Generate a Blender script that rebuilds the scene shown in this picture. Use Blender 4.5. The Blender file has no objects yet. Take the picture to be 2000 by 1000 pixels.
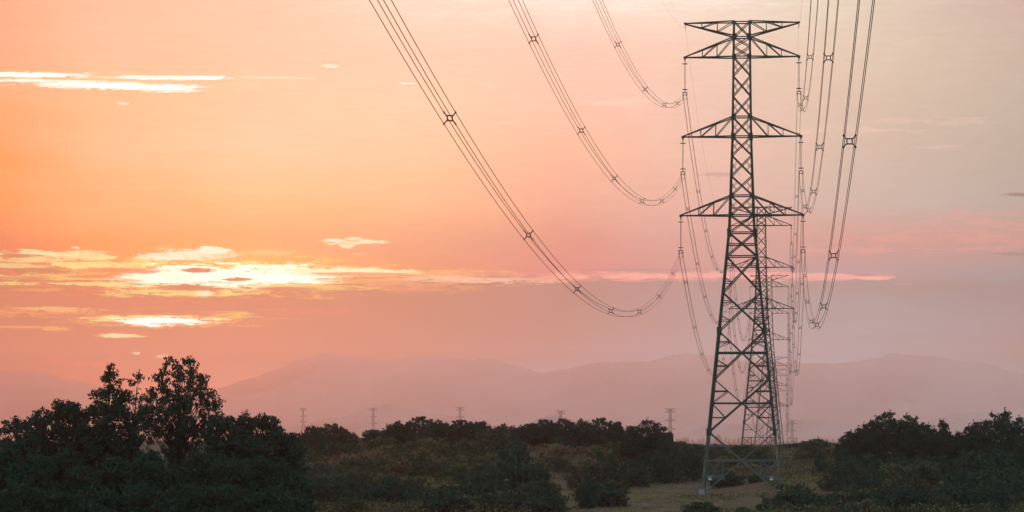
import bpy, math, random, time
import numpy as np
from mathutils import Vector, Matrix, noise as mnoise

T0 = time.time()
sc = bpy.context.scene
COL = sc.collection
F = 6153.0            # focal length in pixels of the 2000 px wide photograph
CZ = 10.0             # camera height
HY = 850.0            # image row of the horizon
rad = math.radians

# ------------------------------------------------------------------ camera
cam_d = bpy.data.cameras.new('camera')
cam = bpy.data.objects.new('camera', cam_d); COL.objects.link(cam)
cam_d.sensor_width = 36.0
cam_d.lens = 36.0 * F / 2000.0
cam_d.shift_y = (HY - 500.0) / 2000.0
cam_d.clip_start = 0.5
cam_d.clip_end = 90000
cam.location = (0, 0, CZ)
cam.rotation_euler = (rad(90), 0, 0)
sc.camera = cam

sc.view_settings.view_transform = 'Standard'
sc.view_settings.look = 'None'
sc.view_settings.exposure = 0
sc.view_settings.gamma = 1
sc.view_settings.use_curve_mapping = False
sc.cycles.max_bounces = 8
sc.cycles.diffuse_bounces = 2
sc.cycles.transmission_bounces = 3
sc.cycles.volume_bounces = 4
sc.cycles.use_denoising = True

SUN_AZ, SUN_EL = -5.6, 2.9      # degrees, azimuth from +Y towards +X
# ------------------------------------------------------------------ world
def lin(c):
    return tuple(((v/255.0+0.055)/1.055)**2.4 if v/255.0 > 0.04045 else v/255.0/12.92 for v in c)
def pA(px): return math.degrees(math.atan((px-1000)/F))
def pE(py, px=1000): return math.degrees(math.atan((HY-py)*math.cos(math.atan((px-1000)/F))/F))

w = bpy.data.worlds.new('World'); sc.world = w; w.use_nodes = True
nt = w.node_tree; nt.nodes.clear()
def nd(t, **k):
    n = nt.nodes.new(t)
    for a, b in k.items(): setattr(n, a, b)
    return n
def plug(n, i, v):
    if v is None: return
    if hasattr(v, 'is_output') or isinstance(v, bpy.types.NodeSocket): nt.links.new(v, n.inputs[i])
    else: n.inputs[i].default_value = v
def m_(op, a, b=None, c=None, clamp=False):
    n = nd('ShaderNodeMath', operation=op, use_clamp=clamp)
    plug(n, 0, a); plug(n, 1, b); plug(n, 2, c)
    return n.outputs[0]
def mr(v, a, b, c=0.0, d=1.0, smooth=False):
    n = nd('ShaderNodeMapRange', interpolation_type='SMOOTHSTEP' if smooth else 'LINEAR', clamp=True)
    plug(n, 0, v); plug(n, 1, a); plug(n, 2, b); plug(n, 3, c); plug(n, 4, d)
    return n.outputs[0]
def mixc(f, a, b):
    n = nd('ShaderNodeMix', data_type='RGBA', clamp_factor=True)
    plug(n, 0, f); plug(n, 6, a); plug(n, 7, b)
    return n.outputs[2]
geo = nd('ShaderNodeTexCoord')
sep = nd('ShaderNodeSeparateXYZ'); nt.links.new(geo.outputs['Generated'], sep.inputs[0])
AZ = m_('MULTIPLY', m_('ARCTAN2', sep.outputs[0], sep.outputs[1]), 180/math.pi)
EL = m_('MULTIPLY', m_('ARCSINE', sep.outputs[2]), 180/math.pi)
comb = nd('ShaderNodeCombineXYZ'); plug(comb, 0, AZ); plug(comb, 1, EL)
def noise(sx, sy, detail=6, rough=0.55, off=0.0, dist=0.0):
    v = nd('ShaderNodeVectorMath', operation='MULTIPLY_ADD')
    plug(v, 0, comb.outputs[0]); v.inputs[1].default_value = (sx, sy, 1); v.inputs[2].default_value = (off, off*1.7, 0)
    n = nd('ShaderNodeTexNoise', noise_dimensions='2D'); nt.links.new(v.outputs[0], n.inputs['Vector'])
    n.inputs['Scale'].default_value = 1; n.inputs['Detail'].default_value = detail
    n.inputs['Roughness'].default_value = rough; n.inputs['Distortion'].default_value = dist
    return n.outputs[0]
N1 = m_('SUBTRACT', noise(1.6, 8.5, 7, 0.62, 3.1, 0.4), 0.5)      # streaky, fine
N2 = m_('SUBTRACT', noise(0.35, 1.9, 4, 0.5, 11.3), 0.5)          # broad
N3 = m_('SUBTRACT', noise(4.5, 22.0, 7, 0.68, 7.7, 0.6), 0.5)     # fine
N5 = m_('SUBTRACT', noise(0.8, 24.0, 6, 0.7, 5.3, 0.8), 0.5)     # long fibres
N4 = m_('SUBTRACT', noise(13.0, 55.0, 5, 0.65, 2.3, 0.5), 0.5)    # finest wisps
XS = [0, 200, 500, 800, 1100, 1400, 1700, 2000]
ROWS = {
 0: [(1.016,0.334,0.24),(0.937,0.462,0.357),(0.937,0.545,0.441),(1.0,0.691,0.604),(1.0,0.777,0.718),(0.769,0.736,0.656),(0.645,0.623,0.512),(0.433,0.324,0.3)],
 100: [(0.934,0.331,0.236),(0.934,0.484,0.364),(0.934,0.536,0.429),(0.934,0.595,0.487),(0.934,0.556,0.487),(0.731,0.58,0.494),(0.594,0.548,0.445),(0.447,0.382,0.32)],
 200: [(0.93,0.319,0.159),(0.93,0.471,0.279),(0.93,0.577,0.413),(0.93,0.63,0.465),(0.93,0.529,0.456),(0.676,0.526,0.468),(0.543,0.49,0.411),(0.37,0.376,0.306)],
 300: [(0.925,0.247,0.058),(0.925,0.49,0.292),(0.925,0.643,0.447),(0.925,0.595,0.385),(0.85,0.441,0.329),(0.697,0.5,0.446),(0.48,0.449,0.385),(0.312,0.332,0.28)],
 400: [(0.916,0.228,0.02),(0.916,0.41,0.162),(0.916,0.529,0.229),(0.916,0.509,0.25),(0.721,0.332,0.276),(0.609,0.41,0.398),(0.409,0.44,0.413),(0.269,0.332,0.316)],
 470: [(0.57,0.056,0.02),(0.812,0.262,0.02),(0.906,0.408,0.128),(0.629,0.281,0.145),(0.536,0.157,0.177),(0.476,0.296,0.329),(0.498,0.203,0.229),(0.486,0.202,0.189)],
 538: [(0.35,0.02,0.02),(0.635,0.25,0.02),(1.035,0.6,0.02),(0.617,0.188,0.047),(0.543,0.058,0.139),(0.396,0.208,0.296),(0.279,0.217,0.312),(0.025,0.173,0.225)],
 556: [(0.027,0.02,0.02),(0.028,0.02,0.02),(0.02,0.02,0.02),(0.02,0.02,0.02),(0.02,0.02,0.119),(0.074,0.156,0.244),(0.059,0.134,0.159),(0.02,0.073,0.11)],
 630: [(0.02,0.02,0.02),(0.025,0.02,0.02),(0.02,0.02,0.02),(0.02,0.02,0.02),(0.02,0.02,0.052),(0.024,0.239,0.375),(0.049,0.317,0.436),(0.02,0.1,0.194)],
 700: [(0.02,0.02,0.02),(0.02,0.02,0.02),(0.02,0.02,0.02),(0.02,0.02,0.02),(0.02,0.109,0.265),(0.02,0.39,0.614),(0.02,0.384,0.584),(0.02,0.02,0.02)],
 780: [(0.716,0.02,0.02),(0.913,0.046,0.02),(0.894,0.429,0.425),(0.453,0.589,0.683),(0.436,0.779,0.986),(0.542,0.788,1.041),(0.607,0.81,1.064),(0.217,0.514,0.719)],
 850: [(1.3,1.079,0.803),(1.3,1.133,1.053),(1.3,1.3,1.283),(1.3,1.3,1.3),(1.256,1.3,1.3),(1.3,1.3,1.3),(1.272,1.296,1.3),(0.594,0.805,1.005)],
}
CORR = None
A0, A1 = pA(0), pA(2000)
tA = mr(m_('ADD', AZ, m_('MULTIPLY', N2, 1.2)), A0, A1)
EW = m_('ADD', EL, m_('ADD', m_('MULTIPLY', N2, 0.35), m_('MULTIPLY', N1, 0.10)))
ys = sorted(ROWS)
def rowcol(y):
    r = nd('ShaderNodeValToRGB'); cr = r.color_ramp; cr.interpolation = 'B_SPLINE' if False else 'LINEAR'
    cols = ROWS[y]
    ps = [(pA(x)-A0)/(A1-A0) for x in XS]
    while len(cr.elements) < len(XS): cr.elements.new(0.5)
    for e, p, c in zip(cr.elements, ps, cols):
        e.position = p
        e.color = (*c, 1)
    nt.links.new(tA, r.inputs[0])
    return r.outputs[0]
col = rowcol(ys[-1])
for a, b in zip(ys[::-1][:-1], ys[::-1][1:]):
    col = mixc(mr(EW, pE(a), pE(b)), col, rowcol(b))
# broad soft streaks of thin cloud
col2 = nd('ShaderNodeVectorMath', operation='SCALE'); nt.links.new(col, col2.inputs[0])
plug(col2, 3, m_('ADD', 1.0, m_('ADD', m_('MULTIPLY', N1, 0.20), m_('MULTIPLY', N5, 0.14))))
col = col2.outputs[0]
def blob(x, y, rx, ry, c, op=1.0, soft=0.6, amp=1.0):
    global col
    v = nd('ShaderNodeVectorMath', operation='MULTIPLY_ADD')
    ax, ey = pA(x), pE(y, x); sx = F*math.pi/180/rx; sy = F*math.pi/180/ry
    plug(v, 0, comb.outputs[0]); v.inputs[1].default_value = (sx, sy, 0); v.inputs[2].default_value = (-ax*sx, -ey*sy, 0)
    d = nd('ShaderNodeVectorMath', operation='DOT_PRODUCT')
    nt.links.new(v.outputs[0], d.inputs[0]); nt.links.new(v.outputs[0], d.inputs[1])
    f = m_('SUBTRACT', 1.0, d.outputs['Value'])
    f = m_('MULTIPLY_ADD', N1, amp*4, f)
    f = m_('MULTIPLY_ADD', N3, 2.6 if ry > 5 else 1.4, f)
    f = m_('MULTIPLY_ADD', N4, 2.0 if rx < 150 else 1.4, f)
    if ry > 3: f = m_('MULTIPLY_ADD', N5, 3.0, f)
    col = mixc(mr(f, 0.0, soft, 0.0, op, True), col, (*c, 1))
B = [  # x, y, rx, ry (pixels at the view axis), radiance, cover, softness, raggedness
 (1230,0,330,34,(0.923,0.902,0.839),0.75,1.6,0.5),
 (900,28,170,12,(0.981,0.788,0.724),0.5,1.5,0.8),
 (1230,200,110,9,(0.884,0.667,0.576),0.6,1.2,1.2),
 (1830,235,120,8,(0.719,0.561,0.479),0.5,1.4,1.4),
 (1620,255,200,7,(0.794,0.615,0.534),0.5,1.4,1.4),
 (500,370,300,9,(0.898,0.631,0.307),0.35,1.4,1.0),
 (1830,287,70,4,(0.737,0.576,0.49),0.5,1.2,1.2),
 (200,340,400,12,(0.901,0.371,0.112),0.3,1.6,1.0),
 (250,160,330,20,(0.93,0.652,0.425),0.65,1.0,0.6),
 (70,147,168.00000000000003,9.7,(0.917,0.419,0.101),0.8,1.3,0.35),
 (70,146,150,6,(1.117,1.282,1.27),1,0.6,0.35),
 (330,152,145.60000000000002,8.25,(0.917,0.398,0.084),0.8,1.3,0.5),
 (330,152,130,5,(1.118,1.265,1.258),1,0.6,0.5),
 (400,152,58.24000000000001,8.25,(0.917,0.412,0.094),0.8,1.3,0.3),
 (400,152,52,5,(1.118,1.336,1.441),1,0.6,0.3),
 (60,158,134.4,6.8,(0.916,0.42,0.1),0.8,1.3,0.5),
 (60,158,120,4,(1.118,1.29,1.278),0.9,0.6,0.5),
 (190,167,168.00000000000003,12.6,(0.916,0.41,0.093),0.8,1.3,0.35),
 (190,166,150,8,(1.119,1.285,1.278),1,0.6,0.35),
 (330,173,84.00000000000001,14.049999999999999,(0.916,0.419,0.098),0.8,1.3,0.35),
 (330,172,75,9,(1.119,1.356,1.462),1,0.6,0.35),
 (255,170,145.60000000000002,9.7,(0.916,0.424,0.104),0.8,1.3,0.3),
 (255,169,130,6,(1.119,1.359,1.465),1,0.5,0.3),
 (545,152,110,3,(0.93,0.792,0.651),0.8,1.0,0.6),
 (240,202,16.8,5.35,(0.915,0.351,0.046),0.8,1.3,0.3),
 (240,202,15,3,(0.929,0.931,0.784),0.9,0.7,0.3),
 (646,128,26.880000000000003,8.25,(0.918,0.346,0.047),0.8,1.3,0.8),
 (646,128,24,5,(0.932,0.956,0.911),0.95,0.8,0.8),
 (795,163,26.880000000000003,5.35,(0.916,0.362,0.037),0.8,1.3,0.3),
 (795,163,24,3,(0.93,1.003,0.92),0.95,0.7,0.3),
 (985,240,26,3,(0.908,0.816,0.701),0.6,0.9,0.4),
 (300,540,480,48,(0.609,0.02,0.02),0.9,1.2,0.6),
 (430,532,330,40,(0.966,0.626,0.02),0.8,1.0,0.8),
 (760,545,270,22,(0.892,0.565,0.133),0.9,1.0,0.8),
 (930,547,200,9,(0.974,0.719,0.511),0.9,0.8,0.7),
 (760,560,200,14,(0.435,0.109,0.02),0.7,1.0,1.0),
 (50,532,110,26,(0.02,0.02,0.02),0.95,0.8,0.9),
 (200,578,300,16,(0.235,0.02,0.02),0.9,0.9,0.7),
 (100,498,145.60000000000002,12.6,(0.698,0.448,0.02),0.8,1.3,0.9),
 (100,497,130,8,(0.719,1.179,0.618),1,0.6,0.9),
 (60,507,123.20000000000002,8.25,(0.683,0.39,0.02),0.8,1.3,0.8),
 (60,507,110,5,(0.705,0.992,0.399),0.9,0.6,0.8),
 (35,499,45,4,(0.02,0.02,0.02),0.9,0.7,0.5),
 (190,504,49.28,9.7,(0.745,0.435,0.02),0.8,1.3,0.6),
 (190,503,44,6,(0.768,1.13,0.489),1,0.6,0.6),
 (40,519,80,5,(0.714,0.867,0.304),0.9,0.6,0.9),
 (210,518,134.4,12.6,(0.742,0.462,0.02),0.8,1.3,1.0),
 (210,517,120,8,(0.765,1.184,0.504),0.95,0.6,1.0),
 (375,499,114.24000000000001,19.849999999999998,(0.869,0.592,0.02),0.8,1.3,0.9),
 (375,498,102,13,(0.89,1.654,1.43),1,0.7,0.9),
 (415,491,44.800000000000004,12.6,(0.884,0.565,0.02),0.8,1.3,0.8),
 (415,490,40,8,(0.904,1.606,1.402),1,0.7,0.8),
 (330,505,73.92,9.7,(0.842,0.611,0.023),0.8,1.3,0.5),
 (330,504,66,6,(0.864,1.689,1.456),1,0.6,0.5),
 (520,494,70,6,(0.944,0.781,0.331),0.7,0.9,0.6),
 (380,511,60,3,(0.797,0.35,0.02),0.7,0.7,0.6),
 (270,521,190.4,12.6,(0.794,0.476,0.02),0.8,1.3,1.0),
 (270,520,170,8,(0.817,1.203,0.379),0.9,0.7,1.0),
 (440,541,291.20000000000005,50.3,(0.922,0.567,0.02),0.8,1.3,0.6),
 (440,540,260,34,(0.969,1.403,0.487),1,0.9,0.6),
 (430,541,240.8,40.15,(0.912,0.725,0.02),0.8,1.3,0.55),
 (430,540,215,27,(1.59,2.535,2.133),1,0.7,0.55),
 (560,537,145.60000000000002,32.9,(1.035,0.749,0.02),0.8,1.3,0.45),
 (560,536,130,22,(1.678,2.595,2.189),1,0.8,0.45),
 (300,547,112.00000000000001,21.3,(0.696,0.671,0.02),0.8,1.3,0.6),
 (300,546,100,14,(1.013,2.165,1.847),1,0.6,0.6),
 (680,531,156.8,14.049999999999999,(0.958,0.595,0.02),0.8,1.3,0.6),
 (680,530,140,9,(0.977,1.594,0.973),1,0.8,0.6),
 (110,541,140,8,(0.727,0.845,0.182),0.85,0.8,1.2),
 (60,543,50,5,(0.02,0.02,0.02),0.7,0.8,0.8),
 (150,554,220,4,(0.639,1.147,0.307),0.9,0.6,0.8),
 (90,566,60,5,(0.561,0.302,0.022),0.8,0.8,0.8),
 (240,577,60,6,(0.632,1.007,0.182),0.95,0.8,0.8),
 (360,571,150,8,(0.612,1.133,0.275),0.95,0.8,0.9),
 (400,574,29.120000000000005,11.15,(0.589,0.583,0.02),0.8,1.3,0.6),
 (400,573,26,7,(0.614,1.796,1.233),0.9,0.8,0.6),
 (620,562,130,8,(0.665,0.724,0.085),0.85,0.9,0.9),
 (388,528,40,5,(0.31,0.02,0.02),1,0.7,0.5),
 (460,545,34,4,(0.247,0.02,0.02),1,0.7,0.6),
 (440,519,26,3,(0.859,0.518,0.02),0.8,0.7,0.5),
 (250,548,34,4,(0.414,0.349,0.02),0.7,0.7,0.6),
 (370,562,70,7,(0.02,0.02,0.02),1,0.7,0.8),
 (240,528,76,7,(0.448,0.02,0.02),0.85,0.8,0.8),
 (180,540,50,4,(0.326,0.02,0.02),0.8,0.7,0.8),
 (690,535,110,4,(0.653,0.106,0.02),0.8,0.8,0.7),
 (560,564,70,4,(0.02,0.02,0.02),0.9,0.7,0.6),
 (700,547,90,6,(0.665,0.268,0.02),0.6,0.9,0.8),
 (200,592,440,14,(0.139,0.02,0.02),0.95,1.0,0.5),
 (310,624,240,18,(0.674,0.337,0.02),0.9,1.0,0.8),
 (80,611,130,12,(0.728,0.334,0.02),0.95,0.8,1.0),
 (110,604,60,6,(0.747,0.735,0.182),0.9,0.7,0.9),
 (60,628,100,8,(0.02,0.02,0.02),0.9,0.8,0.6),
 (45,617,18,6,(0.02,0.02,0.02),0.9,0.8,0.5),
 (300,626,168.00000000000003,16.95,(0.754,0.667,0.02),0.8,1.3,0.6),
 (300,625,150,11,(0.785,1.907,0.679),1,0.9,0.6),
 (315,628,112.00000000000001,14.049999999999999,(0.76,0.91,0.02),0.8,1.3,0.4),
 (315,627,100,9,(1.724,3.2,3.185),1,0.7,0.4),
 (460,614,60,8,(0.721,0.921,0.074),0.95,0.9,0.8),
 (330,611,140,5,(0.194,0.02,0.02),0.8,0.8,0.8),
 (215,631,30,3,(0.02,0.02,0.02),0.9,0.7,0.6),
 (115,642,34,5,(0.84,0.766,0.066),0.9,0.7,0.8),
 (60,639,80,3,(0.864,0.486,0.02),0.9,0.7,0.9),
 (620,608,120,6,(0.335,0.02,0.02),0.6,1.0,0.8),
 (560,615,60,5,(0.351,0.02,0.02),0.5,1.0,0.8),
 (232,656,49.28,6.8,(0.94,0.751,0.02),0.8,1.3,0.6),
 (232,656,44,4,(0.984,2.161,1.082),1,0.9,0.6),
 (267,690,9,3,(1.225,2.903,2.02),0.8,1.1,1.2),
 (261,689,5,1.5,(1.229,2.907,2.024),0.8,1.1,0.6),
 (318,696,16.8,6.8,(1.133,0.615,0.02),0.8,1.3,0.6),
 (318,696,15,4,(1.189,1.721,0.955),0.9,0.9,0.6),
 (190,710,60,7,(0.857,0.02,0.02),0.7,1.0,0.9),
 (110,703,24,6,(0.586,0.02,0.02),0.6,1.0,0.8),
 (655,472,29.120000000000005,11.15,(0.751,0.437,0.02),0.8,1.3,0.9),
 (655,471,26,7,(0.769,1.296,0.996),1,0.9,0.9),
 (678,480,22.400000000000002,8.25,(0.757,0.455,0.02),0.8,1.3,0.8),
 (678,480,20,5,(0.777,1.334,1.008),1,0.9,0.8),
 (720,474,51.52,9.7,(0.7,0.387,0.02),0.8,1.3,0.9),
 (720,473,46,6,(0.717,1.157,0.771),1,0.9,0.9),
 (690,466,22.400000000000002,5.35,(0.725,0.391,0.02),0.8,1.3,0.8),
 (690,466,20,3,(0.745,1.174,0.85),0.9,0.9,0.8),
 (700,496,18,2,(0.797,0.794,0.416),0.6,0.8,0.4),
 (148,484,11.200000000000001,5.35,(0.733,0.429,0.02),0.8,1.3,0.3),
 (148,484,10,3,(0.753,1.139,0.72),0.9,0.8,0.3),
 (1750,440,420,30,(0.594,0.291,0.268),0.45,1.6,1.0),
 (1880,425,230,14,(0.679,0.283,0.253),0.45,1.3,1.3),
 (1850,470,330,22,(0.749,0.246,0.228),0.55,1.4,1.2),
 (1680,490,170,8,(0.758,0.317,0.297),0.5,1.2,1.2),
 (1180,541,240,11,(0.838,0.252,0.251),0.85,1.0,0.6),
 (1340,538,300,7,(1.216,0.483,0.452),0.8,0.9,0.9),
 (1560,540,190,8,(1.255,0.465,0.444),0.9,0.8,0.8),
 (1710,542,42,5,(1.402,0.526,0.453),1,0.7,0.5),
 (1690,537,26,3,(0.212,0.093,0.221),0.8,0.7,0.4),
 (1250,527,140,3,(0.082,0.057,0.201),0.5,0.9,0.8),
 (1405,341,45,5,(0.32,0.209,0.24),0.8,1.0,0.4),
 (1765,555,30,2,(0.353,0.252,0.322),0.7,0.8,0.3),
 (1992,380,36,4,(0.02,0.02,0.045),0.95,0.9,0.3),
 (1985,496,60,5,(0.02,0.02,0.098),0.85,1.0,0.4),
 (1700,620,300,12,(0.02,0.15,0.266),0.4,1.6,1.0),
 (1820,660,260,10,(0.02,0.08,0.244),0.4,1.6,1.0),
 (520,605,60,3,(0.366,0.159,0.02),0.5,0.9,0.8)]
for b in B: blob(*b)

# on either side of the view: deeper orange to the left, unseen right side brightened to lift the haze
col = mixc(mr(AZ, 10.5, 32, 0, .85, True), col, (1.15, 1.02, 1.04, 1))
col = mixc(mr(AZ, -13, -40, 0, .95, True), col, (.42, .13, .07, 1))
# unseen sky beyond the view: warm low band ahead, overhead and behind cooled and brightened to light the foliage
dotf = nd('ShaderNodeVectorMath', operation='DOT_PRODUCT'); nt.links.new(geo.outputs['Generated'], dotf.inputs[0]); dotf.inputs[1].default_value = Vector((0, 1, .06)).normalized()
front = mr(dotf.outputs['Value'], 0.2, 0.85, smooth=True)
side = mixc(mr(EL, 0, 35), (.46, .60, .66, 1), (.38, .54, .64, 1))
col = mixc(front, side, col)
# wide forward sky above the frame, brightened to light the haze, cools towards the zenith
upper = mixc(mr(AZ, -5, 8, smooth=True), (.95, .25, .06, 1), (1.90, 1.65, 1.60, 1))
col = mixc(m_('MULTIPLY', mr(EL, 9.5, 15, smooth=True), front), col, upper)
col = mixc(mr(EL, 26, 62, smooth=True), col, (.38, .54, .64, 1))
col = mixc(mr(EL, -0.4, -2.0), col, (.16, .13, .13, 1))
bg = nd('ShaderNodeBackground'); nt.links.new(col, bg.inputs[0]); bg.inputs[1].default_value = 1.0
sky = nd('ShaderNodeTexSky', sky_type='NISHITA', sun_disc=False)
sky.sun_elevation = rad(SUN_EL); sky.sun_rotation = rad(SUN_AZ); sky.dust_density = 4
bg2 = nd('ShaderNodeBackground'); nt.links.new(sky.outputs[0], bg2.inputs[0]); bg2.inputs[1].default_value = 0.01
add = nd('ShaderNodeAddShader'); nt.links.new(bg.outputs[0], add.inputs[0]); nt.links.new(bg2.outputs[0], add.inputs[1])
out = nd('ShaderNodeOutputWorld'); nt.links.new(add.outputs[0], out.inputs[0])
w.cycles.sampling_method = 'MANUAL'; w.cycles.sample_map_resolution = 2048

# ------------------------------------------------------------------ sun, veiled by the cloud bank
sd = bpy.data.lights.new('sun', 'SUN'); sd.energy = 0.06; sd.angle = rad(6); sd.color = (1.0, 0.18, 0.03)
sun = bpy.data.objects.new('sun', sd); COL.objects.link(sun)
dv = Vector((math.sin(rad(SUN_AZ))*math.cos(rad(SUN_EL)), math.cos(rad(SUN_AZ))*math.cos(rad(SUN_EL)), math.sin(rad(SUN_EL))))
sun.rotation_euler = (dv).to_track_quat('Z', 'Y').to_euler()

# ------------------------------------------------------------------ helpers
def mesh_obj(name, verts, faces, mats, parent=None, smooth=False, data_name=None):
    me = bpy.data.meshes.new(data_name or name)
    me.from_pydata(verts, [], faces); me.update()
    for m in (mats if isinstance(mats, (list, tuple)) else [mats]): me.materials.append(m)
    if smooth: me.polygons.foreach_set('use_smooth', [True]*len(me.polygons))
    o = bpy.data.objects.new(name, me); COL.objects.link(o)
    if parent: o.parent = parent
    return o
def tag(o, label=None, cat=None, group=None, kind=None):
    if label: o['label'] = label
    if cat: o['category'] = cat
    if group: o['group'] = group
    if kind: o['kind'] = kind
    return o
def empty(name, loc=(0,0,0), rz=0.0):
    o = bpy.data.objects.new(name, None); COL.objects.link(o)
    o.location = loc; o.rotation_euler = (0, 0, rz); o.empty_display_size = 1
    return o
def P(px, py, d):      # world point seen at pixel (px, py) at distance d along the view axis
    return Vector(((px-1000)/F*d, d, CZ+(HY-py)/F*d))

# ------------------------------------------------------------------ terrain
def sstep(a, b, x):
    t = min(1, max(0, (x-a)/(b-a))); return t*t*(3-2*t)
PROF = [(-60,1.2),(60,1.2),(330,2.2),(392,2.4),(410,2.6),(440,4.0),(480,6.2),(525,7.7),(560,7.6),(620,6.6),(762,5.2),(1000,3),(1200,1),(1600,-10.2),(2070,-14),(2900,-18),(40000,-18)]
def ground_z(x, y):
    """height of the ground; the camera is at 10"""
    z = float(np.interp(y, [p[0] for p in PROF], [p[1] for p in PROF]))
    k = 1-sstep(800, 1300, y)
    l = sstep(24, -6, x-(y-400)*0.10)
    z += l*sstep(330, 500, y)*1.2*k            # the scrub hill swells to the left of the pylon
    z += sstep(25, 36, x)*sstep(330, 392, y)*(1-sstep(410, 450, y))*1.5
    z += sstep(40, 55, x)*sstep(380, 480, y)*0.5*k
    n = mnoise.noise(Vector((x*0.02, y*0.02, 0)))*0.8 + mnoise.noise(Vector((x*0.09, y*0.09, 5)))*0.25
    kk = 0.8*k + 0.2
    if y < 470: kk *= 0.45
    if abs(x-29) < 12 and 385 < y < 415: kk *= 0.25
    return z + n*kk*0.9
def mat(name, rgb, rough=0.8, metal=0.0, trans=0.0, var=0.0, vscale=1.0, bump=0.0, spec=0.3, rgb2=None):
    m = bpy.data.materials.new(name); m.use_nodes = True
    t = m.node_tree; b = t.nodes['Principled BSDF']
    b.inputs['Base Color'].default_value = (*rgb, 1); b.inputs['Roughness'].default_value = rough
    b.inputs['Metallic'].default_value = metal; b.inputs['Specular IOR Level'].default_value = spec
    if var:
        tc = t.nodes.new('ShaderNodeTexCoord'); nz = t.nodes.new('ShaderNodeTexNoise')
        nz.inputs['Scale'].default_value = vscale; nz.inputs['Detail'].default_value = 5
        t.links.new(tc.outputs['Object'], nz.inputs['Vector'])
        cr = t.nodes.new('ShaderNodeValToRGB'); cr.color_ramp.elements[0].position = 0.3; cr.color_ramp.elements[1].position = 0.7
        c2 = rgb2 or tuple(c*(1+var) for c in rgb); c1 = tuple(c*(1-var) for c in rgb)
        cr.color_ramp.elements[0].color = (*c1, 1); cr.color_ramp.elements[1].color = (*c2, 1)
        t.links.new(nz.outputs[0], cr.inputs[0]); t.links.new(cr.outputs[0], b.inputs['Base Color'])
        if bump:
            bp = t.nodes.new('ShaderNodeBump'); bp.inputs['Strength'].default_value = bump
            t.links.new(nz.outputs[0], bp.inputs['Height']); t.links.new(bp.outputs[0], b.inputs['Normal'])
    return m
M_mount = mat('mountain_dry_slopes', (0.26, 0.255, 0.30), 1.0, var=0.4, vscale=0.002)
# ------------------------------------------------------------------ mountains
def ridge(name, pts, dist, base, depth, seed, label):
    """a mountain range: crest heights follow pts (px, py) seen at dist, a real body falling away to both sides"""
    random.seed(seed)
    xs = np.arange(pts[0][0], pts[-1][0]+1, 6.0)
    ph = np.interp(xs, [p[0] for p in pts], [p[1] for p in pts])
    # smooth the polyline a little, then roughen
    k = np.hanning(9); k /= k.sum(); ph = np.convolve(np.pad(ph, 4, mode='edge'), k, 'valid')
    ph = ph + np.array([mnoise.fractal(Vector((x*.018, seed, 0)), .8, 2.1, 6)*5.5 for x in xs])*np.clip((866-ph)/40, 0, 1)
    rows = [(-1.0, 0.0), (-.7, .12), (-.45, .38), (-.25, .66), (-.1, .88), (0, 1.0), (.2, .75), (.5, .35), (1.0, 0.0)]
    verts, faces = [], []
    for j, (s, h) in enumerate(rows):
        for i, (x, y) in enumerate(zip(xs, ph)):
            X = (x-1000)/F*dist
            top = (HY-y)/F*dist + CZ
            n = mnoise.fractal(Vector((X*0.0008, s*3+seed, 1)), 1.0, 2.0, 5)
            n2 = mnoise.fractal(Vector((X*0.004, s*3, seed)), 1.0, 2.0, 4)
            z = base + (top-base)*h*(1+0.25*n*(1-h)*2*(h > 0)) + n2*10*h
            verts.append((X + n*depth*0.15*(h < 1), dist + s*depth + n*depth*.1*(h < 1), z if h > 0 else base-15))
    n = len(xs)
    for j in range(len(rows)-1):
        for i in range(n-1):
            a = j*n+i; faces.append((a, a+1, a+n+1, a+n))
    o = mesh_obj(name, verts, faces, M_mount, smooth=False)
    tag(o, kind='structure', label=label)
    return o
ridge('mountain_range', [(-1500,800),(-600,760),(0,724),(60,728),(160,745),(300,775),(400,765),(450,752),(500,735),(560,715),(600,700),(625,690),(645,689),(690,697),(760,702),(800,700),(830,692),(850,691),(880,699),(915,702),(960,700),(1000,712),(1050,729),(1090,724),(1140,712),(1200,707),(1270,705),(1330,690),(1350,689),(1400,698),(1460,705),(1530,708),(1600,709),(1660,710),(1700,700),(1745,690),(1790,694),(1850,700),(1920,710),(2000,732),(2300,770),(2900,800),(3600,830)], 20500, -18, 1800, 3, 'long hazy mountain range on the horizon')
ridge('foothill', [(440,866),(520,845),(600,828),(660,818),(700,803),(740,790),(770,787),(800,795),(850,810),(900,822),(960,835),(1040,850),(1100,866)], 15000, -18, 700, 9, 'hazy conical foothill behind the distant pylons')
ridge('low_hill', [(940,868),(975,850),(1010,834),(1050,820),(1085,814),(1110,817),(1150,830),(1190,844),(1235,868)], 9500, -18, 350, 5, 'low faint hill behind the middle scrub')
ridge('low_ridge', [(1250,866),(1320,846),(1380,832),(1500,825),(1580,820),(1640,824),(1720,834),(1800,825),(1850,812),(1900,806),(1960,806),(2020,815),(2120,834),(2300,845),(2400,866)], 14000, -18, 700, 15, 'low hazy ridge right of the pylons')
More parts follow.
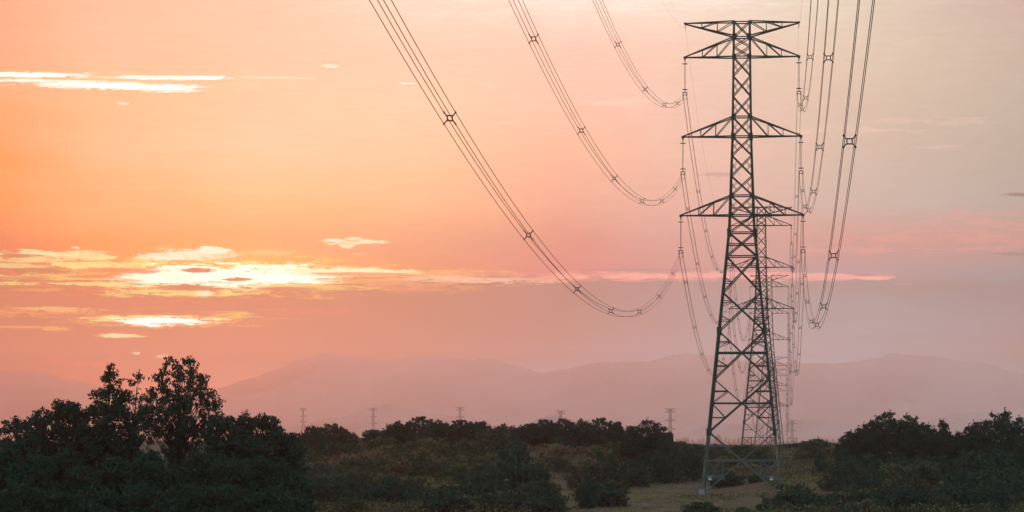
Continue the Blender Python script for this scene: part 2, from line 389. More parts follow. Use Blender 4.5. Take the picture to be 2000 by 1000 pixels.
# ------------------------------------------------------------------ ground sheet
def spaced(a):
    return np.array(sorted(set(a)))
ys_ = list(np.arange(-40, 300, 20.0)) + list(np.arange(300, 640, 4.0)) + list(np.arange(640, 1400, 20.0)) + list(np.geomspace(1400, 22900, 40))
verts, faces = [], []
xs_ = list(-np.geomspace(12500, 140, 16)) + list(np.arange(-120, 121, 4.0)) + list(np.geomspace(140, 12500, 16))
for y in ys_:
    for x in xs_:
        verts.append((x, y, ground_z(x, y)))
nx = len(xs_)
for j in range(len(ys_)-1):
    for i in range(nx-1):
        a = j*nx+i; faces.append((a, a+1, a+nx+1, a+nx))
M_ground = mat('dry_earth', (0.035, 0.04, 0.024), 1.0, var=.4, vscale=.25, rgb2=(.10,.075,.045))
g = mesh_obj('ground', verts, faces, M_ground, smooth=True); tag(g, kind='structure')
# ------------------------------------------------------------------ haze
HZ = (-13000, 13000, -60, 23000, -22, 640)
x0,x1,y0,y1,z0,z1 = HZ
hm = bpy.data.materials.new('haze_air'); hm.use_nodes = True; t = hm.node_tree; t.nodes.clear()
pv = t.nodes.new('ShaderNodeVolumePrincipled'); pv.inputs['Color'].default_value = (1,.88,.88,1); pv.inputs['Density'].default_value = HAZE_D = 8e-5
pv.inputs['Anisotropy'].default_value = 0.89
mo = t.nodes.new('ShaderNodeOutputMaterial'); t.links.new(pv.outputs[0], mo.inputs['Volume'])
hz = mesh_obj('haze', [(x0,y0,z0),(x1,y0,z0),(x1,y1,z0),(x0,y1,z0),(x0,y0,z1),(x1,y0,z1),(x1,y1,z1),(x0,y1,z1)], [(0,3,2,1),(4,5,6,7),(0,1,5,4),(1,2,6,5),(2,3,7,6),(3,0,4,7)], hm)
tag(hz, kind='stuff', label='thin pinkish evening haze filling the air')
# ------------------------------------------------------------------ pylons
M_paint = mat('dark_green_steel', (0.028, 0.066, 0.054), 0.7, var=.25, vscale=.6, spec=.15)
M_litsteel = mat('lit_tone_steel', (0.085, 0.10, 0.092), 0.6, var=.25, vscale=.8, bump=.05, spec=.3, rgb2=(.16,.175,.165))  # same steel, its brighter exposure low down painted into the colour
M_conc = mat('pale_concrete', (0.27, 0.26, 0.265), 0.9, var=.2, vscale=2.0, bump=.2)
M_sign = mat('white_enamel', (0.75, 0.75, 0.72), 0.5)
M_steel = mat('dark_fittings', (0.035, 0.04, 0.036), 0.5, spec=.2)
M_ins = mat('brown_red_insulator', (0.16, 0.06, 0.05), 0.5, spec=.3)
M_wire = mat('backlit_red_conductor', (0.055, 0.032, 0.024), 0.6, spec=.2)  # reddish tint of the backlit wires put into the base colour

BOXV = [(-.5,-.5,0),(.5,-.5,0),(.5,.5,0),(-.5,.5,0),(-.5,-.5,1),(.5,-.5,1),(.5,.5,1),(-.5,.5,1)]
BOXF = [(0,3,2,1),(4,5,6,7),(0,1,5,4),(1,2,6,5),(2,3,7,6),(3,0,4,7)]
# an L-section steel angle of unit length and width
LV = [(-.5,-.5),(.5,-.5),(.5,-.32),(-.32,-.32),(-.32,.5),(-.5,.5)]
ANGV = [(x,y,0) for x,y in LV] + [(x,y,1) for x,y in LV]
ANGF = [(0,3,2,1),(0,5,4,3),(6,7,8,9),(6,9,10,11)] + [(i,(i+1)%6,(i+1)%6+6,i+6) for i in range(6)]
_um = {}
def unit_mesh(kind, m):
    k = (kind, m.name)
    if k not in _um:
        me = bpy.data.meshes.new('steel_'+kind); me.from_pydata(ANGV if kind == 'angle' else BOXV, [], ANGF if kind == 'angle' else BOXF)
        me.materials.append(m); me.update(); _um[k] = me
    return _um[k]
def frame_of(p, q, t, t2=None, ref=None):
    p, q = Vector(p), Vector(q); d = q-p; L = d.length; z = d/L
    r = Vector(ref) if ref is not None else (Vector((0,1,0)) if abs(z.y) < .9 else Vector((1,0,0)))
    x = r.cross(z).normalized(); y = z.cross(x)
    M = Matrix((x*t, y*(t2 or t), z*L)).transposed().to_4x4(); M.translation = p
    return M
def beam(name, p, q, t, m, parent, kind='angle', ref=None):
    o = bpy.data.objects.new(name, unit_mesh(kind, m)); COL.objects.link(o)
    o.parent = parent; o.matrix_basis = frame_of(p, q, t, ref=ref)
    return o
class MB:
    def __init__(s): s.v, s.f, s.mi = [], [], []
    def beam(s, p, q, t, mi=0, ref=None, t2=None):
        M = frame_of(p, q, t, t2, ref=ref); k = len(s.v)
        s.v += [tuple(M @ Vector(v)) for v in BOXV]; s.f += [tuple(i+k for i in f) for f in BOXF]; s.mi += [mi]*6
    def box(s, c, sx, sy, sz, mi=0):
        k = len(s.v); s.v += [(c[0]+v[0]*sx, c[1]+v[1]*sy, c[2]+(v[2]-.5)*sz) for v in BOXV]; s.f += [tuple(i+k for i in f) for f in BOXF]; s.mi += [mi]*6
    def tube(s, pts, r, n=5, mi=0, cap=True):
        k = len(s.v); pts = [Vector(p) for p in pts]
        for i, p in enumerate(pts):
            d = (pts[min(i+1, len(pts)-1)]-pts[max(i-1, 0)]).normalized()
            u = d.cross(Vector((0,0,1))) if abs(d.z) < .95 else d.cross(Vector((0,1,0)))
            u.normalize(); w_ = u.cross(d); rr = r[i] if isinstance(r, (list, tuple)) else r
            for j in range(n):
                a = 2*math.pi*j/n; s.v.append(tuple(p + u*math.cos(a)*rr + w_*math.sin(a)*rr))
        for i in range(len(pts)-1):
            for j in range(n):
                a = k+i*n+j; b = k+i*n+(j+1)%n; s.f.append((a, b, b+n, a+n)); s.mi.append(mi)
        if cap:
            s.f.append(tuple(k+j for j in range(n))[::-1]); s.f.append(tuple(k+(len(pts)-1)*n+j for j in range(n))); s.mi += [mi, mi]
    def build(s, name, mats, parent=None, smooth=False):
        o = mesh_obj(name, s.v, s.f, mats, parent, smooth)
        if any(s.mi): o.data.polygons.foreach_set('material_index', s.mi)
        return o

ZW = [(0,4.95),(33.2,1.63),(35.4,1.46),(45.4,1.18),(55.5,1.07),(60,1.0)]
def hw(z): return float(np.interp(z, [a for a, b in ZW], [b for a, b in ZW])) if z >= 0 else 4.95 - z*0.1
LEV = [0,7.9,14.6,20.7,25.6,30.2,33.2,35.4,37.9,40.4,43.0,45.4,47.9,50.5,53.1,55.5,56.8,58.0,60.0]
ARMS = [(35.4,37.9,7.74),(45.4,47.9,7.48),(55.5,58.0,7.22)]
def corner(z, sx, sy): h = hw(z); return Vector((sx*h, sy*h, z))

def make_pylon(detail, ext=0.0):
    """a lattice pylon, origin at the foot of its legs (z=0 after the extension); detail 2: every member apart, 1: main members apart, 0: joined"""
    root = empty('transmission_tower')
    E = Vector((0, 0, ext)); z0 = -ext
    B = MB(); sm = MB()                       # joined members
    def put(name, p, q, t, small=False, m=None):
        p = Vector(p)+E; q = Vector(q)+E
        if detail == 2 or (detail == 1 and not small): beam(name, p, q, t, m or M_paint, root)
        elif small: sm.beam(p, q, t)
        else: B.beam(p, q, t)
    # legs: lower length in the paler tone that stands in for its brighter exposure, the rest dark green
    for sx in (-1, 1):
        for sy in (-1, 1):
            L = MB()
            zb = z0
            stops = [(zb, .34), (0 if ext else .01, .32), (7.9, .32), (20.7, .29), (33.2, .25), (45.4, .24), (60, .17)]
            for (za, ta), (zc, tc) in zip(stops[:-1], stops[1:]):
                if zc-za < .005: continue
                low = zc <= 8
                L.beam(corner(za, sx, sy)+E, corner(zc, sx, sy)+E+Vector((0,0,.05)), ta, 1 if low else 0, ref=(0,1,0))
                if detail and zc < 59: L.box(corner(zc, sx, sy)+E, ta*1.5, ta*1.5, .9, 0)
            L.build('leg', [M_paint, M_litsteel], root)
            if detail:
                fb = MB(); c = corner(zb, sx, sy)+E
                fb.v += [(c.x+v[0]*(1.15 if v[2] < .5 else .62), c.y+v[1]*(1.15 if v[2] < .5 else .62), (-1.4 if v[2] < .5 else .75)) for v in BOXV]; fb.f += BOXF; fb.mi += [0]*6
                fb.build('footing', M_conc, root)
    faces = [(( -1,-1),(1,-1)),((1,-1),(1,1)),((1,1),(-1,1)),((-1,1),(-1,-1))]
    lev = ([z0] if ext > 1 else []) + LEV
    for a, b in zip(lev[:-1], lev[1:]):
        for fi, (s1, s2) in enumerate(faces):
            A, Bc, C, D = corner(a, *s1), corner(a, *s2), corner(b, *s1), corner(b, *s2)
            t = .13 if b < 9 else .15 if b < 34 else .12
            mm = M_litsteel if b < 8 else None
            ins = Vector((s1[0]+s2[0], s1[1]+s2[1], 0))*0.05
            if a < 0 or b-a > 2.4 or b > 55:
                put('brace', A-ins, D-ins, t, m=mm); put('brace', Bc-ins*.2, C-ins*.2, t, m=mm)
            else:
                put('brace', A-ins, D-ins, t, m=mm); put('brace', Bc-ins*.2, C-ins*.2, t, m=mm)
            if b-a > 4 and detail:
                # crossing point of the diagonals
                wa, wb = hw(a), hw(b); tt = wa/(wa+wb); zx = a+(b-a)*tt
                P1, P2 = corner(zx, *s1), corner(zx, *s2); X = (P1+P2)/2
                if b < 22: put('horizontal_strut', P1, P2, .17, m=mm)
                for (cS, lowD, upD) in ((s1, A, C), (s2, Bc, D)):
                    # lower half diagonal from its leg foot to X, upper from leg head to X
                    for k_, e0 in ((.5, lowD), (.5, upD)):
                        mid = e0+(X-e0)*k_
                        lp = corner(mid.z, *cS)
                        put('redundant_strut', lp, mid, .12 if b < 22 else .09, small=True, m=mm)
                        q = corner(zx, *cS)
                        if b > 20: put('redundant_strut', corner((zx+mid.z)/2, *cS), mid, .08, small=True, m=mm)
                        elif a > 0: put('redundant_strut', q, mid, .09, small=True, m=mm)
                        elif e0 is lowD and a >= 0: pass
                if a == 0 and ext < 1:
                    # hanging frames beside each leg foot
                    for cS, e0 in ((s1, A), (s2, Bc)):
                        zc = zx-1.95; lp = corner(zc, *cS); dirv = (X-P1 if cS == s1 else X-P2); dirv.z = 0; dirv.normalize()
                        q = Vector((lp.x, lp.y, zc))+dirv*2.3; up = Vector((q.x, q.y, zx))
                        put('redundant_strut', lp, q, .14, small=True, m=mm); put('redundant_strut', q, up, .12, small=True, m=mm)
                        put('redundant_strut', lp, up, .08, small=True, m=mm); put('redundant_strut', corner(zx, *cS), q, .08, small=True, m=mm)
    if detail:
        for z in (59.9, 58, 55.5, 47.9, 45.4, 37.9, 35.4, 33.2, 31.7, 30.2):
            for s1, s2 in faces: put('horizontal_strut', corner(z, *s1), corner(z, *s2), .15)
        # secondary bracing inside each shaft panel
        for a, b in zip(LEV[7:15], LEV[8:16]):
            for s1, s2 in faces:
                A, Bc, C, D = corner(a, *s1), corner(a, *s2), corner(b, *s1), corner(b, *s2)
                for u, v_ in ((A, D), (Bc, C)):
                    m1 = u+(v_-u)*.28; m2 = u+(v_-u)*.72
                    put('redundant_strut', m1, corner(m1.z+.9, *(s1 if u is A else s2)), .05, small=True)
                    put('redundant_strut', m2, corner(m2.z-.9, *(s2 if u is A else s1)), .05, small=True)
    if B.v:
        b_ = B.build('lattice_bracing', M_paint, root); b_['kind'] = 'stuff'
    if sm.v:
        b_ = sm.build('redundant_bracing', M_paint, root); b_['kind'] = 'stuff'
    # cross-arms
    for side in (-1, 1):
        for (zl, zu, half) in ARMS:
            tip = Vector((side*half, 0, zl)); A = MB()
            low = [corner(zl, side, sy) for sy in (-1, 1)]; up = [corner(zu, side, sy) for sy in (-1, 1)]
            for c in low: A.beam(c+E, tip+E+Vector((0,0,.02)), .165)
            for c in up: A.beam(c+E, tip+E+Vector((0,0,.1)), .15)
            A.box(tip+E, .36, .3, .3)
            arm = A.build('cross_arm', M_paint, root)
            st = MB()
            for fr0, fr1 in ((.36, .36), (.66, .66)):
                for k_ in (0, 1):
                    p, q = low[k_].lerp(tip, 1-fr0), up[k_].lerp(tip, 1-fr1)
                    if detail == 2: beam('strut', p+E, q+E, .10, M_paint, arm)
                    else: st.beam(p+E, q+E, .11)
            for k_ in (0, 1):
                for a_, b_ in ((.36, .66), (.66, 1.0)):
                    p, q = low[k_].lerp(tip, 1-a_), up[k_].lerp(tip, 1-b_)
                    if detail == 2: beam('strut', p+E, q+E, .10, M_paint, arm)
                    else: st.beam(p+E, q+E, .11)
            for a_ in (.36, .66):
                p, q = low[0].lerp(tip, 1-a_), low[1].lerp(tip, 1-a_)
                if detail == 2: beam('strut', p+E, q+E, .09, M_paint, arm)
                else: st.beam(p+E, q+E, .09)
            if st.v and detail == 1: st.build('arm_bracing', M_paint, arm)['kind'] = 'stuff'
            elif st.v: st.build('arm_bracing', M_paint, arm)['kind'] = 'stuff'
        # upper earth-wire arm, top chord level, lower chord rising to the tip
        tip = Vector((side*7.18, 0, 59.85)); A = MB()
        up = [corner(60, side, sy) for sy in (-1, 1)]; low = [corner(58.15, side, sy) for sy in (-1, 1)]
        for c in up: A.beam(c+E, tip+E, .15)
        for c in low: A.beam(c+E, tip+E-Vector((0,0,.1)), .17)
        A.box(tip+E, .34, .26, .24)
        arm = A.build('earth_wire_arm', M_paint, root); st = MB()
        for k_ in (0, 1):
            for a_, b_ in ((.34, .34), (.66, .66), (.34, .66), (.66, 1.0)):
                p, q = low[k_].lerp(tip, 1-a_), up[k_].lerp(tip, 1-b_)
                if detail == 2: beam('strut', p+E, q+E, .10, M_paint, arm)
                else: st.beam(p+E, q+E, .10)
        if st.v: st.build('arm_bracing', M_paint, arm)['kind'] = 'stuff'
    if detail == 2:
        for sx in (-1, 1):
            for z in (58.1, 55.5, 47.9, 45.4, 37.9, 35.4, 20.7, 14.6):
                g_ = MB(); c = corner(z, sx, -1)+E; g_.box((c.x-sx*.12, c.y-.12, c.z), .55, .05, .6); g_.build('gusset_plate', M_paint, root)
        for sx, xx in ((-1, -3.95), (1, 3.75)):
            g_ = MB(); z = 4.45-1.95-.55; g_.box((xx, -hw(z)+.0, z+.15), .42, .04, .5); g_.build('warning_plate', M_sign, root)
            hk = MB(); hk.beam((xx, -hw(z)-.0, z+.38), (xx, -hw(z)+.1, 2.55), .03); hk.build('plate_bracket', M_litsteel, root)
    return root

LDIR = math.atan(0.08597)
def line_pt(Y, lat=0.0, z=0.0):      # a point on the main line: Y ahead, lat metres right of its axis
    return Vector((0.08597*Y-5.2+lat*math.cos(LDIR), Y-lat*math.sin(LDIR), z))
def dup(root, loc, rz):
    r = root.copy(); COL.objects.link(r); r.location = loc; r.rotation_euler = (0, 0, rz)
    for ch in list(root.children):
        c = ch.copy(); COL.objects.link(c); c.parent = r
        for g_ in ch.children:
            d = g_.copy(); COL.objects.link(d); d.parent = c
    return r
MAIN = [  # Y, top z, detail
 (400, 62.5, 2), (762, 65.2, 1), (1200, 71.0, 0), (1600, 49.8, 0), (2070, 53.6, 0)]
LBL = ['nearest tall dark green lattice pylon with pale footings in the field', 'second pylon of the line, seen through the right legs of the nearest one',
 'third pylon of the line, half hidden behind the second pylon shaft', 'fourth pylon of the line, faint, its arms showing right of the third', 'fifth pylon of the line, smallest and faintest of the row of overlapping arms']
towers = []
for (Y, top, det), lb in zip(MAIN, LBL):
    p = line_pt(Y); gz = ground_z(p.x, p.y)
    if Y == 400: gz = 2.5
    H = top-gz; ext = max(0, H-60)
    t_ = make_pylon(det, ext); t_.location = (p.x, p.y, top-60-ext); t_.rotation_euler = (0, 0, -LDIR)
    tag(t_, lb, 'pylon', 'pylons of the main power line'); towers.append((Y, top-60))
# far lines
x = (1547-1000)/F*2900
t_ = make_pylon(0, 0); t_.location = (x, 2900, -18.2); t_.scale = (.7,.7,.7); tag(t_, 'small slim lattice pylon standing alone just right of the big pylon line', 'pylon')
FARL = [(1309,3700,798,'hazy distant pylon rising behind the rounded tree left of the main pylon'),(1095,4050,802,'hazy distant pylon whose top shows over the low faint hill'),
        (899,4450,795,'hazy distant pylon above the middle of the scrub skyline'),(729,4900,797,'hazy distant pylon in front of the conical foothill'),(592,5400,797,'hazy distant pylon beside the right edge of the left grove'),(478,5950,801,'faintest distant pylon behind the top of the left grove')]
far0 = make_pylon(0, 8.0); FP = []
for i, (px, d, py, lb) in enumerate(FARL):
    top = CZ+(HY-py)/F*d; X = (px-1000)/F*d
    t_ = far0 if i == 0 else dup(far0, (0,0,0), 0)
    t_.location = (X, d, top-68); t_.rotation_euler = (0, 0, rad(14))
    tag(t_, lb, 'pylon', 'pylons of the distant power line'); FP.append((X, d, top))

# ------------------------------------------------------------------ insulator strings
def make_string():
    r = empty('insulator_string')
    m = MB(); m.tube([(0,0,-.1),(0,0,-.62)], .03); m.box((0,0,-.12), .16, .1, .22); m.beam((-.1,0,-.2), (0,0,-.55), .03); m.beam((.1,0,-.2), (0,0,-.55), .03); m.build('hanger', M_steel, r)
    for z in (-.68, -3.95):
        g_ = MB(); n = 14
        pts = [(.33*math.cos(2*math.pi*k/n), .33*math.sin(2*math.pi*k/n), z) for k in range(n+1)]
        g_.tube(pts, .035, 5); g_.beam((-.33,0,z), (.33,0,z), .04); g_.build('grading_ring', M_steel, r)
    s_ = MB(); pts, rr = [], []
    z = -.62
    while z > -3.95:
        pts += [(0,0,z), (0,0,z-.03), (0,0,z-.05), (0,0,z-.09)]; rr += [.035, .085, .035, .035]; z -= .1
    s_.tube(pts, rr, 8); s_.build('shed_rod', M_ins, r, True)
    y_ = MB(); y_.beam((0,0,-3.95), (0,0,-4.3), .08); y_.beam((-.3,0,-4.3), (.3,0,-4.3), .09); y_.beam((-.16,0,-4.3), (-.16,0,-4.75), .06); y_.beam((.16,0,-4.3), (.16,0,-4.75), .06); y_.beam((-.16,0,-4.62), (.16,0,-4.62), .06)
    y_.build('yoke_plate', M_steel, r)
    for sx in (-1, 1):
        c = MB(); c.beam((sx*.28,0,-4.3), (sx*.235,0,-5.15), .06)
        for zz in (-4.675, -5.125): c.tube([(sx*.225,-.22,zz-.04),(sx*.225,-.1,zz+.03),(sx*.225,.1,zz+.03),(sx*.225,.22,zz-.04)], .05, 6)
        c.build('suspension_clamp', M_steel, r)
    return r
str0 = make_string(); first = True
ORD = ['nearest', 'second', 'third', 'fourth', 'fifth']
for i, (Y, zb) in enumerate(towers[:4]):
    for side, sn in ((-1, 'left'), (1, 'right')):
        for (zl, zu, half), an in zip(ARMS, ('lowest', 'middle', 'uppermost')):
            p = line_pt(Y, side*half, zb+zl-.1)
            s_ = str0 if first else dup(str0, p, -LDIR)
            s_.location = p; s_.rotation_euler = (0,0,-LDIR); first = False
            tag(s_, 'slim insulator string hanging from the %s %s arm tip of the %s pylon' % (an, sn, ORD[i]), 'insulator', 'insulator strings hanging from the main pylons')
# ------------------------------------------------------------------ conductors
BS = .225
def spacer_mesh():
    m = MB(); a = .10
    for p, q in (((-a,-a),(a,-a)), ((a,-a),(a,a)), ((a,a),(-a,a)), ((-a,a),(-a,-a))): m.beam((p[0],0,p[1]), (q[0],0,q[1]), .045)
    for sx in (-1, 1):
        for sz in (-1, 1):
            m.tube([(sx*a,0,sz*a), (sx*(a+.05),0,sz*(a+.02)), (sx*BS,0,sz*BS)], [.03,.026,.022], 5)
            m.tube([(sx*BS,-.06,sz*BS), (sx*BS,.06,sz*BS)], .042, 6)
    me = bpy.data.meshes.new('spacer'); me.from_pydata(m.v, [], m.f); me.materials.append(M_steel); me.update()
    return me
SPM = spacer_mesh(); KP = 4.0e-4
def sag_pt(Y, ya, za, yb, zb, k=KP):
    t_ = (Y-ya)/(yb-ya); return za+(zb-za)*t_ - k*(Y-ya)*(yb-Y)
def bundle(lat0, lat1, ya, za, yb, zb, label, strands=4, r=.019, spc=42, ph=0):
    kp = KP*(1.05 if lat0 > 0 and ya < 0 else .985 if ya < 0 else 1)
    root = empty('conductor_bundle', line_pt(ya, lat0, za))
    o0 = root.location.copy()
    N = max(12, int((yb-ya)/7))
    def pt(Y, dx, dz):
        t_ = (Y-ya)/(yb-ya); p = line_pt(Y, lat0+(lat1-lat0)*t_+dx, sag_pt(Y, ya, za, yb, zb, kp)+dz)
        return p-o0
    off = [(-BS,-BS),(BS,-BS),(BS,BS),(-BS,BS)]
    if strands == 1: off = [(0,0)]
    for dx, dz in off:
        m = MB(); m.tube([pt(ya+(yb-ya)*i/N, dx, dz) for i in range(N+1)], r, 5); m.build('wire', M_wire, root, True)
    Y = ya+ph
    marks = []
    while Y < yb-8:
        marks.append(Y); Y += spc*(0.93+0.14*random.random())
    if ya < 0: marks = [85+lat0*.1, 122, 160, 198, 237, 284, 330, 371]
    for Y in marks:
        if Y > 60:
            s_ = bpy.data.objects.new('spacer', SPM); COL.objects.link(s_); s_.parent = root
            p = pt(Y, 0, 0); q = pt(Y+1, 0, 0); d = (q-p).normalized()
            s_.location = p; s_.rotation_euler = (math.atan2(d.z, d.y), 0, -LDIR)
    tag(root, label, 'power cable', 'bundled conductors of the main power line')
    return root
random.seed(4)
VIA = ['between the nearest pylon and the camera', 'between the nearest and second pylons', 'between the second and third pylons', 'between the third and fourth pylons', 'between the fourth and fifth pylons']
T = [(-20, 9.9)] + towers
for i in range(5):
    (ya, za), (yb, zb) = T[i], T[i+1]
    for side, sn in ((-1, 'left'), (1, 'right')):
        for (zl, zu, half), an in zip(ARMS, ('lowest', 'middle', 'uppermost')):
            ph = (395-(331-0)) if 0 else 0
            ph = 18+random.random()*10
            if i == 0: ph = 22+random.random()*6 + (35.4-zl)*.5
            bundle(side*half, side*half, ya, za+zl-4.9, yb, zb+zl-4.9, '%s %s four-strand cable bundle sagging %s' % (an, sn, VIA[i]), r=.015 if i == 0 else .019 if i < 2 else .024, spc=44 if i else 42, ph=ph)
        o0 = line_pt(ya, side*7.18, za+59.2)
        m = MB(); m.tube([line_pt(ya+(yb-ya)*k/40, side*7.18, sag_pt(ya+(yb-ya)*k/40, ya, za+59.2, yb, zb+59.2, 3.2e-4))-o0 for k in range(41)], .008, 4)
        w_ = m.build('earth_wire', M_wire, None, True); w_.location = o0
        tag(w_, 'thin %s earth wire at topmost arm height %s' % (sn, VIA[i]), 'wire', 'earth wires of the main power line')
    if i:
        for side, sn in ((-1, 'left'), (1, 'right')):
            h_ = MB(); h_.tube([(0,0,0),(0,0,-.2),(0,0,-.35),(0,0,-.6)], [.03,.05,.02,.06], 6); c_ = h_.build('earth_wire_clamp', M_steel, None); c_.location = line_pt(T[i][0], side*7.18, T[i][1]+59.75); c_.rotation_euler=(0,0,-LDIR)
            tag(c_, 'short clamp hanging from the topmost %s arm tip of the %s pylon' % (sn, ORD[i-1]), 'clamp', 'earth wire clamps')
# faint cables of the distant line
for i in range(len(FP)-1):
    (xa, da, ta), (xb, db, tb) = FP[i], FP[i+1]
    for side, sn in ((-1, 'left'), (1, 'right')):
        for zl, an in ((35.4, 'lowest'), (45.4, 'middle'), (55.5, 'uppermost')):
            a_ = rad(14); ox = side*7.4*math.cos(a_); oy = side*7.4*math.sin(a_)
            pa = Vector((xa+ox, da+oy, ta-60+zl-4.9)); pb = Vector((xb+ox, db+oy, tb-60+zl-4.9)); Ls = (pb-pa).length
            m = MB(); m.tube([pa.lerp(pb, k/24)-pa-Vector((0,0,4e-4*Ls*Ls*(k/24)*(1-k/24))) for k in range(25)], .05, 4)
            w_ = m.build('distant_cable', M_wire, None, True); w_.location = pa
            tag(w_, '%s %s cable of the distant line between its %s pylons' % (an, sn, ['rightmost two','second and third','third and fourth','fourth and fifth','leftmost two'][i]), 'power cable', 'cables of the distant power line')
pa = Vector((FP[0][0], FP[0][1], FP[0][2]))
# ------------------------------------------------------------------ foliage
def leaf_mat(name, c1, c2, c3, trans=.35, scale=1.2):
    m = bpy.data.materials.new(name); m.use_nodes = True; t = m.node_tree; t.nodes.clear()
    ge = t.nodes.new('ShaderNodeNewGeometry'); tc = t.nodes.new('ShaderNodeTexCoord'); oi = t.nodes.new('ShaderNodeObjectInfo')
    nz = t.nodes.new('ShaderNodeTexNoise'); nz.inputs['Scale'].default_value = scale; nz.inputs['Detail'].default_value = 3
    t.links.new(tc.outputs['Object'], nz.inputs['Vector'])
    ad = t.nodes.new('ShaderNodeMath'); ad.operation = 'MULTIPLY_ADD'; t.links.new(ge.outputs['Random Per Island'], ad.inputs[0]); ad.inputs[1].default_value = .45
    t.links.new(nz.outputs[0], ad.inputs[2])
    a2 = t.nodes.new('ShaderNodeMath'); a2.operation = 'MULTIPLY_ADD'; t.links.new(oi.outputs['Random'], a2.inputs[0]); a2.inputs[1].default_value = .22; t.links.new(ad.outputs[0], a2.inputs[2])
    cr = t.nodes.new('ShaderNodeValToRGB'); e = cr.color_ramp.elements
    e[0].position = .45; e[0].color = (*c1, 1); e[1].position = 1.05; e[1].color = (*c3, 1)
    x_ = e.new(.78); x_.color = (*c2, 1)
    t.links.new(a2.outputs[0], cr.inputs[0])
    d = t.nodes.new('ShaderNodeBsdfDiffuse'); tr = t.nodes.new('ShaderNodeBsdfTranslucent'); mx = t.nodes.new('ShaderNodeMixShader'); mx.inputs[0].default_value = trans
    t.links.new(cr.outputs[0], d.inputs[0]); t.links.new(cr.outputs[0], tr.inputs[0]); t.links.new(d.outputs[0], mx.inputs[1]); t.links.new(tr.outputs[0], mx.inputs[2])
    o = t.nodes.new('ShaderNodeOutputMaterial'); t.links.new(mx.outputs[0], o.inputs[0])
    return m
M_leafdark = leaf_mat('dark_foliage', (.030,.066,.050), (.032,.068,.050), (.042,.070,.046), .06)
M_leafmid = leaf_mat('dusky_green_foliage', (.028,.066,.047), (.040,.070,.044), (.095,.10,.055), .15)
M_leafolive = leaf_mat('olive_scrub_foliage', (.030,.060,.038), (.075,.085,.040), (.21,.19,.10), .2, .9)
M_leafdry = leaf_mat('dry_brown_scrub', (.045,.050,.034), (.11,.085,.050), (.27,.18,.115), .2, .8)
M_leafgreen = leaf_mat('yellow_green_grass', (.05,.075,.030), (.13,.17,.045), (.30,.32,.09), .35, .4)
M_straw = leaf_mat('straw_grass', (.10,.07,.045), (.20,.135,.09), (.34,.23,.16), .35, .3)
M_bark = mat('dark_bark', (.05,.045,.04), .95, var=.4, vscale=6, bump=.3)

rng = np.random.default_rng(7)
def leaf_quads(pts, size, droop=0.0, aspect=.5, flat=0.0, rg=rng):
    """diamond leaves (2 triangles each as one quad) around points, random headings; droop pulls them to hang"""
    n = len(pts); a = rg.normal(size=(n,3)); a[:,2] = a[:,2]*(1-flat) - droop*1.6
    a /= np.linalg.norm(a, axis=1)[:,None]
    b = rg.normal(size=(n,3)); b[:,2] *= (1-flat); b -= a*np.sum(a*b, axis=1)[:,None]; b /= np.linalg.norm(b, axis=1)[:,None]
    s = size*rg.uniform(.55, 1.35, n)[:,None]
    p0 = pts-a*s; p2 = pts+a*s; c = pts - a*s*.15
    p1 = c+b*s*aspect; p3 = c-b*s*aspect
    return np.stack([p0,p1,p2,p3], 1).reshape(-1,3)
def quad_mesh(name, co, mats, mi=None):
    n = len(co)//4; me = bpy.data.meshes.new(name)
    me.vertices.add(len(co)); me.vertices.foreach_set('co', co.astype(np.float32).ravel())
    me.loops.add(n*4); me.loops.foreach_set('vertex_index', np.arange(n*4, dtype=np.int32))
    me.polygons.add(n); me.polygons.foreach_set('loop_start', np.arange(0, n*4, 4, dtype=np.int32)); me.polygons.foreach_set('loop_total', np.full(n, 4, dtype=np.int32))
    for m in mats: me.materials.append(m)
    if mi is not None: me.polygons.foreach_set('material_index', mi.astype(np.int32))
    me.update(calc_edges=True); return me
def clump_points(c, r, n, rg=rng):
    """points in a fuzzy ellipsoid round c, more of them near its surface and upper side"""
    d = rg.normal(size=(n,3)); d /= np.linalg.norm(d, axis=1)[:,None]
    rr = rg.uniform(0, 1, n)**.45
    return np.array(c)+d*rr[:,None]*np.array(r)
